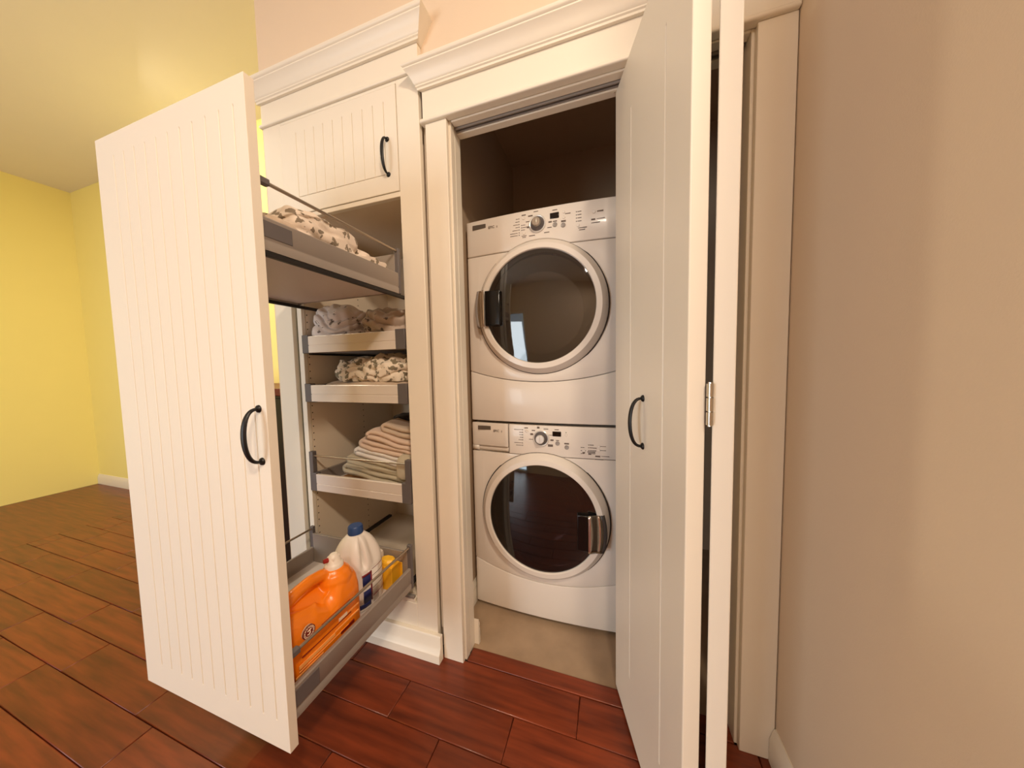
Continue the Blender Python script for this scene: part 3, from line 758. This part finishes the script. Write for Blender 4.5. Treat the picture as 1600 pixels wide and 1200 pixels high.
# towels, a sloping heap: each one folded in two, fold towards the left
def towel(name, c, size, seed, m, label, tilt, rot=0, cat='towel', wr=.004):
    bm = new(); w_, d_, t_ = size           # U-shaped fold seen along y
    prof = []
    n = 14; r = t_/2
    for i in range(n): prof.append((w_/2-(w_-r)*i/(n-1)*1.0, r))
    for i in range(1, 12): a = pi/2+pi*i/12; prof.append((-w_/2+r+r*cos(a), r*sin(a)))
    for i in range(n): prof.append((-w_/2+r+(w_-r-.008)*i/(n-1), -r))
    ny = 22; rows = []; off = Vector((seed*2.1, seed*.7, seed))
    for j in range(ny+1):
        y = -d_/2+d_*j/ny; row = []
        for x, z in prof:
            p = Vector((x, y, z)); q = p*10+off
            sag = -.22*t_*(abs(2*y/d_)**4)
            row.append(bm.verts.new(p+Vector((noise.noise(q)*wr*1.6, noise.noise(q+Vector((9, 0, 0)))*wr, noise.noise(Vector((x*8, y*9, 0))+off)*wr*2.2+noise.noise(p*30+off)*wr*.5+sag))))
        rows.append(row)
    for a, b in zip(rows, rows[1:]):
        for k in range(len(prof)-1): bm.faces.new((a[k], b[k], b[k+1], a[k+1]))
    bmesh.ops.transform(bm, matrix=Matrix.Rotation(rot, 4, 'Z') @ Matrix.Rotation(tilt, 4, 'Y'), verts=bm.verts)
    me = bpy.data.meshes.new(name); bm.to_mesh(me); bm.free(); me.materials.append(m)
    for p in me.polygons: p.use_smooth = True
    o = bpy.data.objects.new(name, me); link(o); o.location = c
    sd = o.modifiers.new('solid', 'SOLIDIFY'); sd.thickness = t_*.42; sd.offset = -1 if False else 1
    sd.offset = -1
    return tag(o, label, cat)
TG = 'towels heaped in the lowest inner drawer'
towel('cloth', (-.93, .15, .652), (.30, .20, .030), 2, TWTAN, 'apricot cloth at the bottom of the towel heap', .02, cat='cloth')
towel('towel', (-.875, .17, .700), (.36, .22, .042), 3, TWSAGE, 'sage towel lowest in the heap, resting on the apricot cloth', .13)
towel('towel', (-.862, .18, .742), (.34, .22, .040), 5, TWSAGE, 'second sage towel from the bottom, under the white-edged towel', .14)
towel('towel', (-.838, .18, .783), (.30, .22, .040), 7, TWWHITE, 'white towel halfway up the towel heap', .15)
towel('towel', (-.815, .18, .822), (.29, .22, .040), 9, TWPINK, 'blush towel directly above the white towel', .16)
towel('towel', (-.790, .18, .862), (.25, .22, .040), 11, TWPINK, 'upper blush towel just below the beige towel on top', .17)
towel('towel', (-.745, .19, .900), (.20, .21, .040), 13, TWBEIGE, 'beige towel crowning the heap under the dark cloth', .16)
bundle('cloth', (-.80, .24, .930), (.16, .12, .030), 1, 25, TWDARK, 'navy-black cloth lying at the very top of the towel heap', 'cloth', amp=.004, wr=.006)
bundle('towel', (-.700, .10, .745), (.085, .13, .105), 1, 28, TWSAGE, 'sage towel rolled at the right end of the lowest inner drawer', 'towel', amp=.004, wr=.006, floor=.634, xlim=(-1.163, -.655), ylim=.019)

# ------------------------------------------------------------------ cleaning supplies in the lower tray
ZT = .309
# orange jug: body lofted, handle bar and neck merged into one skin
jug = thing('detergent_jug', (-.712, -.36, ZT), 'orange laundry detergent jug with white spout cap in the lower tray', 'jug')
bm = new()
secs = [(0, -.492, -.244, .060), (.006, -.495, -.240, .064), (.10, -.495, -.240, .064), (.150, -.493, -.240, .063), (.185, -.488, -.243, .056), (.205, -.478, -.25, .046), (.214, -.46, -.262, .034)]
rings = []
for z, y0, y1, hw in secs:
    ring = []
    for k in range(40):
        a = 2*pi*k/40; c_, s_ = cos(a), sin(a); e = 4.5; f = (abs(c_)**e+abs(s_)**e)**(-1/e)
        ring.append(bm.verts.new((-.712+hw*c_*f, (y0+y1)/2+(y1-y0)/2*s_*f, ZT+z)))
    rings.append(ring)
for a, b in zip(rings, rings[1:]):
    for k in range(40): bm.faces.new((a[k], a[(k+1) % 40], b[(k+1) % 40], b[k]))
bm.faces.new(rings[0][::-1]); bm.faces.new(rings[-1])
for v in bm.verts:
    z = v.co.z-ZT
    if z > .12:
        k = max(0, 1-((v.co.y+.410)/.085)**2)*.016+max(0, 1-((v.co.y+.360)/.034)**2)*.034
        v.co.z -= k*min(1, (z-.12)/.08)
lathe_z(bm, [(0, ZT+.17), (.050, ZT+.17), (.050, ZT+.205), (.042, ZT+.222), (.034, ZT+.228), (.030, ZT+.236), (0, ZT+.236)], -.707, -.300, 28)
tube(bm, [(-.712, -.31, ZT+.205), (-.712, -.345, ZT+.232), (-.712, -.38, ZT+.238), (-.712, -.43, ZT+.232), (-.712, -.472, ZT+.208), (-.712, -.482, ZT+.16)], [.020, .018, .017, .017, .018, .02], 14)
o = obj('jug_body', bm, ORANGE, jug)
md = o.modifiers.new('skin', 'REMESH'); md.mode = 'VOXEL'; md.voxel_size = .0032; md.use_smooth_shade = True
md = o.modifiers.new('soft', 'SMOOTH'); md.factor = .5; md.iterations = 6
bm = new(); lathe_z(bm, [(0, ZT+.234), (.027, ZT+.234), (.027, ZT+.244), (.024, ZT+.248), (.020, ZT+.252), (.017, ZT+.268), (.010, ZT+.276), (0, ZT+.277)], -.707, -.300, 28)
cp = obj('spout_cap', bm, CAPW, jug); cp['label'] = 'white spout cap'
bm = new(); box(bm, -.722, -.692, -.315, -.285, ZT+.25, ZT+.272); obj('spout', bm, CAPW, cp, bevel=.006, seg=3)
bm = new(); tube(bm, [(-.712, -.313, ZT+.262), (-.718, -.328, ZT+.264)], [.0075, .0065], 14); b_ = obj('tap_button', bm, RED, cp, bevel=.002); b_['label'] = 'dark red tap button'
# label on the broad side: stripes, text bars and the round emblem
X = -.6475
bm = new()
for y0, y1, z0, z1 in ((-.485, -.255, .128, .131), (-.40, -.30, .134, .1375), (-.46, -.30, .095, .097), (-.45, -.36, .040, .042), (-.42, -.30, .030, .033), (-.34, -.29, .055, .064)): box(bm, X-.002, X+.0008, y0, y1, ZT+z0, ZT+z1)
obj('label_print', bm, DKRED, jug, kind='stuff')
bm = new()
for y0, y1, z0, z1 in ((-.47, -.36, .070, .080), (-.48, -.40, .052, .056), (-.36, -.27, .078, .082), (-.33, -.27, .10, .104), (-.47, -.31, .062, .0645), (-.46, -.33, .020, .022)): box(bm, X-.002, X+.0006, y0, y1, ZT+z0, ZT+z1)
obj('label_band', bm, PALEL, jug, kind='stuff')
bm = new(); box(bm, X-.002, X+.001, -.345, -.315, ZT+.100, ZT+.109); obj('label_patch', bm, CREAML, jug)
def disc_x(y, z, r, x0, x1, m_, name, parent, inner=0):
    bm = new(); n = 32
    o0 = [bm.verts.new((x1, y+r*cos(2*pi*k/n), z+r*sin(2*pi*k/n))) for k in range(n)]
    b0 = [bm.verts.new((x0, y+r*cos(2*pi*k/n), z+r*sin(2*pi*k/n))) for k in range(n)]
    for k in range(n): bm.faces.new((b0[k], b0[(k+1) % n], o0[(k+1) % n], o0[k]))
    if inner:
        i0 = [bm.verts.new((x1, y+inner*cos(2*pi*k/n), z+inner*sin(2*pi*k/n))) for k in range(n)]
        for k in range(n): bm.faces.new((o0[k], o0[(k+1) % n], i0[(k+1) % n], i0[k]))
    else: bm.faces.new(o0)
    return obj(name, bm, m_, parent)
EY, EZ = -.438, ZT+.150
emb = disc_x(EY, EZ, .0175, X-.006, X+.0006, CREAML, 'emblem', jug); emb['label'] = 'round cream and dark red emblem'
disc_x(EY, EZ, .0175, X-.004, X+.0009, DKRED, 'emblem_rim', emb, .0155)
disc_x(EY, EZ, .0110, X-.004, X+.0009, DKRED, 'emblem_disc', emb, .0)
bm = new()                                  # bent arm holding a hammer
for pts in (((-.006, -.004), (-.001, -.006), (.003, -.001)), ((.003, -.001), (.001, .004)), ((-.005, .004), (.006, .006))):
    tube(bm, [(X+.0012, EY+a, EZ+b) for a, b in pts], .0015, 6)
obj('emblem_arm', bm, CREAML, emb)
bm = new()
for k in range(14):
    a = 2*pi*k/14; cy_, cz_ = EY+.0132*cos(a), EZ+.0132*sin(a); box(bm, X, X+.0012, cy_-.0009, cy_+.0009, cz_-.0009, cz_+.0009)
obj('emblem_lettering', bm, DKRED, emb, kind='stuff')

# bleach jug
BX, BY = -.765, -.155
bl = thing('bleach_jug', (BX, BY, ZT), 'white bleach jug with blue screw cap behind the orange jug', 'jug')
bm = new()
prof = [(0, 0), (.066, 0), (.073, .004), (.0755, .012), (.0755, .065), (.0755, .142), (0.0745, 0.1480), (0.0752, 0.1530), (0.0745, 0.1612), (0.0730, 0.1695), (0.0710, 0.1778), (0.0680, 0.1877), (0.0645, 0.1976), (0.0600, 0.2084), (0.0550, 0.2191), (0.0490, 0.2299), (0.0420, 0.2398), (0.0340, 0.2480), (0.0290, 0.2530), (.022, .257), (.021, .268), (0, .268)]
rings = []
lathe_z(bm, [(r, ZT+z) for r, z in prof], BX, BY, 112, 2.9)
for v in bm.verts:                           # finger grip pressed into the upper side
    z = v.co.z-ZT
    if .15 < z < .252:
        a = math.atan2(v.co.y-BY, v.co.x-BX)
        for a0, wd, dp in ((radians(-27), .10, .030), (radians(12), .26, .012), (radians(-75), .30, .010)):
            k = math.exp(-((a-a0)/wd)**2)*max(0, sin(pi*(z-.15)/.102))**.5
            f = 1-dp/.07*k; v.co.x = BX+(v.co.x-BX)*f; v.co.y = BY+(v.co.y-BY)*f
obj('jug_body', bm, WHITEPL, bl)
bm = new(); n = 40; rr = []
for z, r in ((.258, .024), (.258, .0255), (.283, .0245), (.286, .022), (.286, 0)):
    if r == 0: rr.append([bm.verts.new((BX, BY, ZT+z))]); continue
    rr.append([bm.verts.new((BX+(r+(.0007 if k % 2 else 0))*cos(2*pi*k/n), BY+(r+(.0007 if k % 2 else 0))*sin(2*pi*k/n), ZT+z)) for k in range(n)])
for a, b in zip(rr, rr[1:]):
    for k in range(n):
        if len(b) == 1: bm.faces.new((a[k], a[(k+1) % n], b[0]))
        else: bm.faces.new((a[k], a[(k+1) % n], b[(k+1) % n], b[k]))
c_ = obj('screw_cap', bm, BLUE, bl); c_['label'] = 'blue ribbed screw cap'
def wrap(parent, name, m_, a0, a1, z0, z1, r=.0759, n=10):
    bm = new(); A = []; 
    for k in range(n+1):
        a = radians(a0+(a1-a0)*k/n); c2, s2 = cos(a), sin(a); f = (abs(c2)**2.9+abs(s2)**2.9)**(-1/2.9)
        A.append([bm.verts.new((BX+r*c2*f, BY+r*s2*f, ZT+z)) for z in (z0, z1)])
    for p, q in zip(A, A[1:]): bm.faces.new((p[0], q[0], q[1], p[1]))
    return obj(name, bm, m_, parent, solid=.0008)
lab = wrap(bl, 'label', WHITEPL, -95, 60, .012, .141, .0757)
wrap(lab, 'label_block', NAVY, -34, -12, .086, .128, .0764); wrap(lab, 'label_block', NAVY, -33, -10, .030, .074, .0764); wrap(lab, 'label_block', NAVY, -56, -14, .014, .030, .0765)
wrap(lab, 'label_edge', MAROON, -12.5, -8, .026, .134, .0766); wrap(lab, 'label_edge', MAROON, -35, -9, .127, .135, .0767)
for k, z in enumerate((.137, .112, .090, .066, .036)): wrap(lab, 'label_line', MAROON if k in (0, 4) else PRINT, -6, 55, z, z+.0016, .0763)
for k, z in enumerate((.104, .094, .085, .076)): wrap(lab, 'label_line', PRINT, -88, -62, z, z+.002, .0763)
# yellow carton with eight-sided lid and a white tub end behind
yc = thing('yellow_carton', (-.70, -.05, ZT), 'small yellow carton with an eight-sided lid in the inner end of the tray', 'carton')
bm = new(); box(bm, -.745, -.668, -.088, -.040, ZT, ZT+.092); box(bm, -.735, -.658, -.0405, -.037, ZT, ZT+.088)
obj('carton_body', bm, YELC, yc, bevel=.004)
bm = new(); n = 8; rr = [[bm.verts.new((-.705+r*cos(2*pi*(k+.5)/n), -.064+r*.66*sin(2*pi*(k+.5)/n), ZT+z)) for k in range(n)] for z, r in ((.088, .036), (.106, .036), (.114, .026))]
for a, b in zip(rr, rr[1:]):
    for k in range(n): bm.faces.new((a[k], a[(k+1) % n], b[(k+1) % n], b[k]))
bm.faces.new(rr[-1]); bm.faces.new(rr[0][::-1]); obj('carton_lid', bm, YELD, yc, bevel=.0015, smooth=False)
bm = new(); lathe_z(bm, [(0, ZT), (.020, ZT), (.0215, ZT+.004), (.0215, ZT+.112), (.019, ZT+.120), (.012, ZT+.124), (0, ZT+.125)], -.769, -.045, 28)
tag(obj('white_tub', bm, CAPW), 'small white tub peeping out between bleach jug and yellow carton', 'tub')

# ------------------------------------------------------------------ the next room, seen past the cabinet's left end
bk = thing('black_sideboard', (-1.9, .38, 0), 'tall black cabinet with red-brown wood top beyond the linen cabinet', 'cabinet')
obj('carcass', B_(-2.45, -1.40, .17, .64, 0, 1.035), BLKWOOD, bk, bevel=.003)
obj('top', B_(-2.48, -1.385, .15, .655, 1.035, 1.075), CHERRY, bk, bevel=.004)
for x0, x1 in ((-2.43, -1.93), (-1.92, -1.42)):
    d_ = obj('door', B_(x0, x1, .152, .168, .08, 1.02), BLKWOOD, bk, bevel=.003)
    bm = new(); lathe_y(bm, [(0, .130), (.010, .132), (.012, .138), (.006, .146), (.006, .152)], x1-.05 if x0 < -2 else x0+.05, .6, 16); obj('knob', bm, NICKEL, d_)
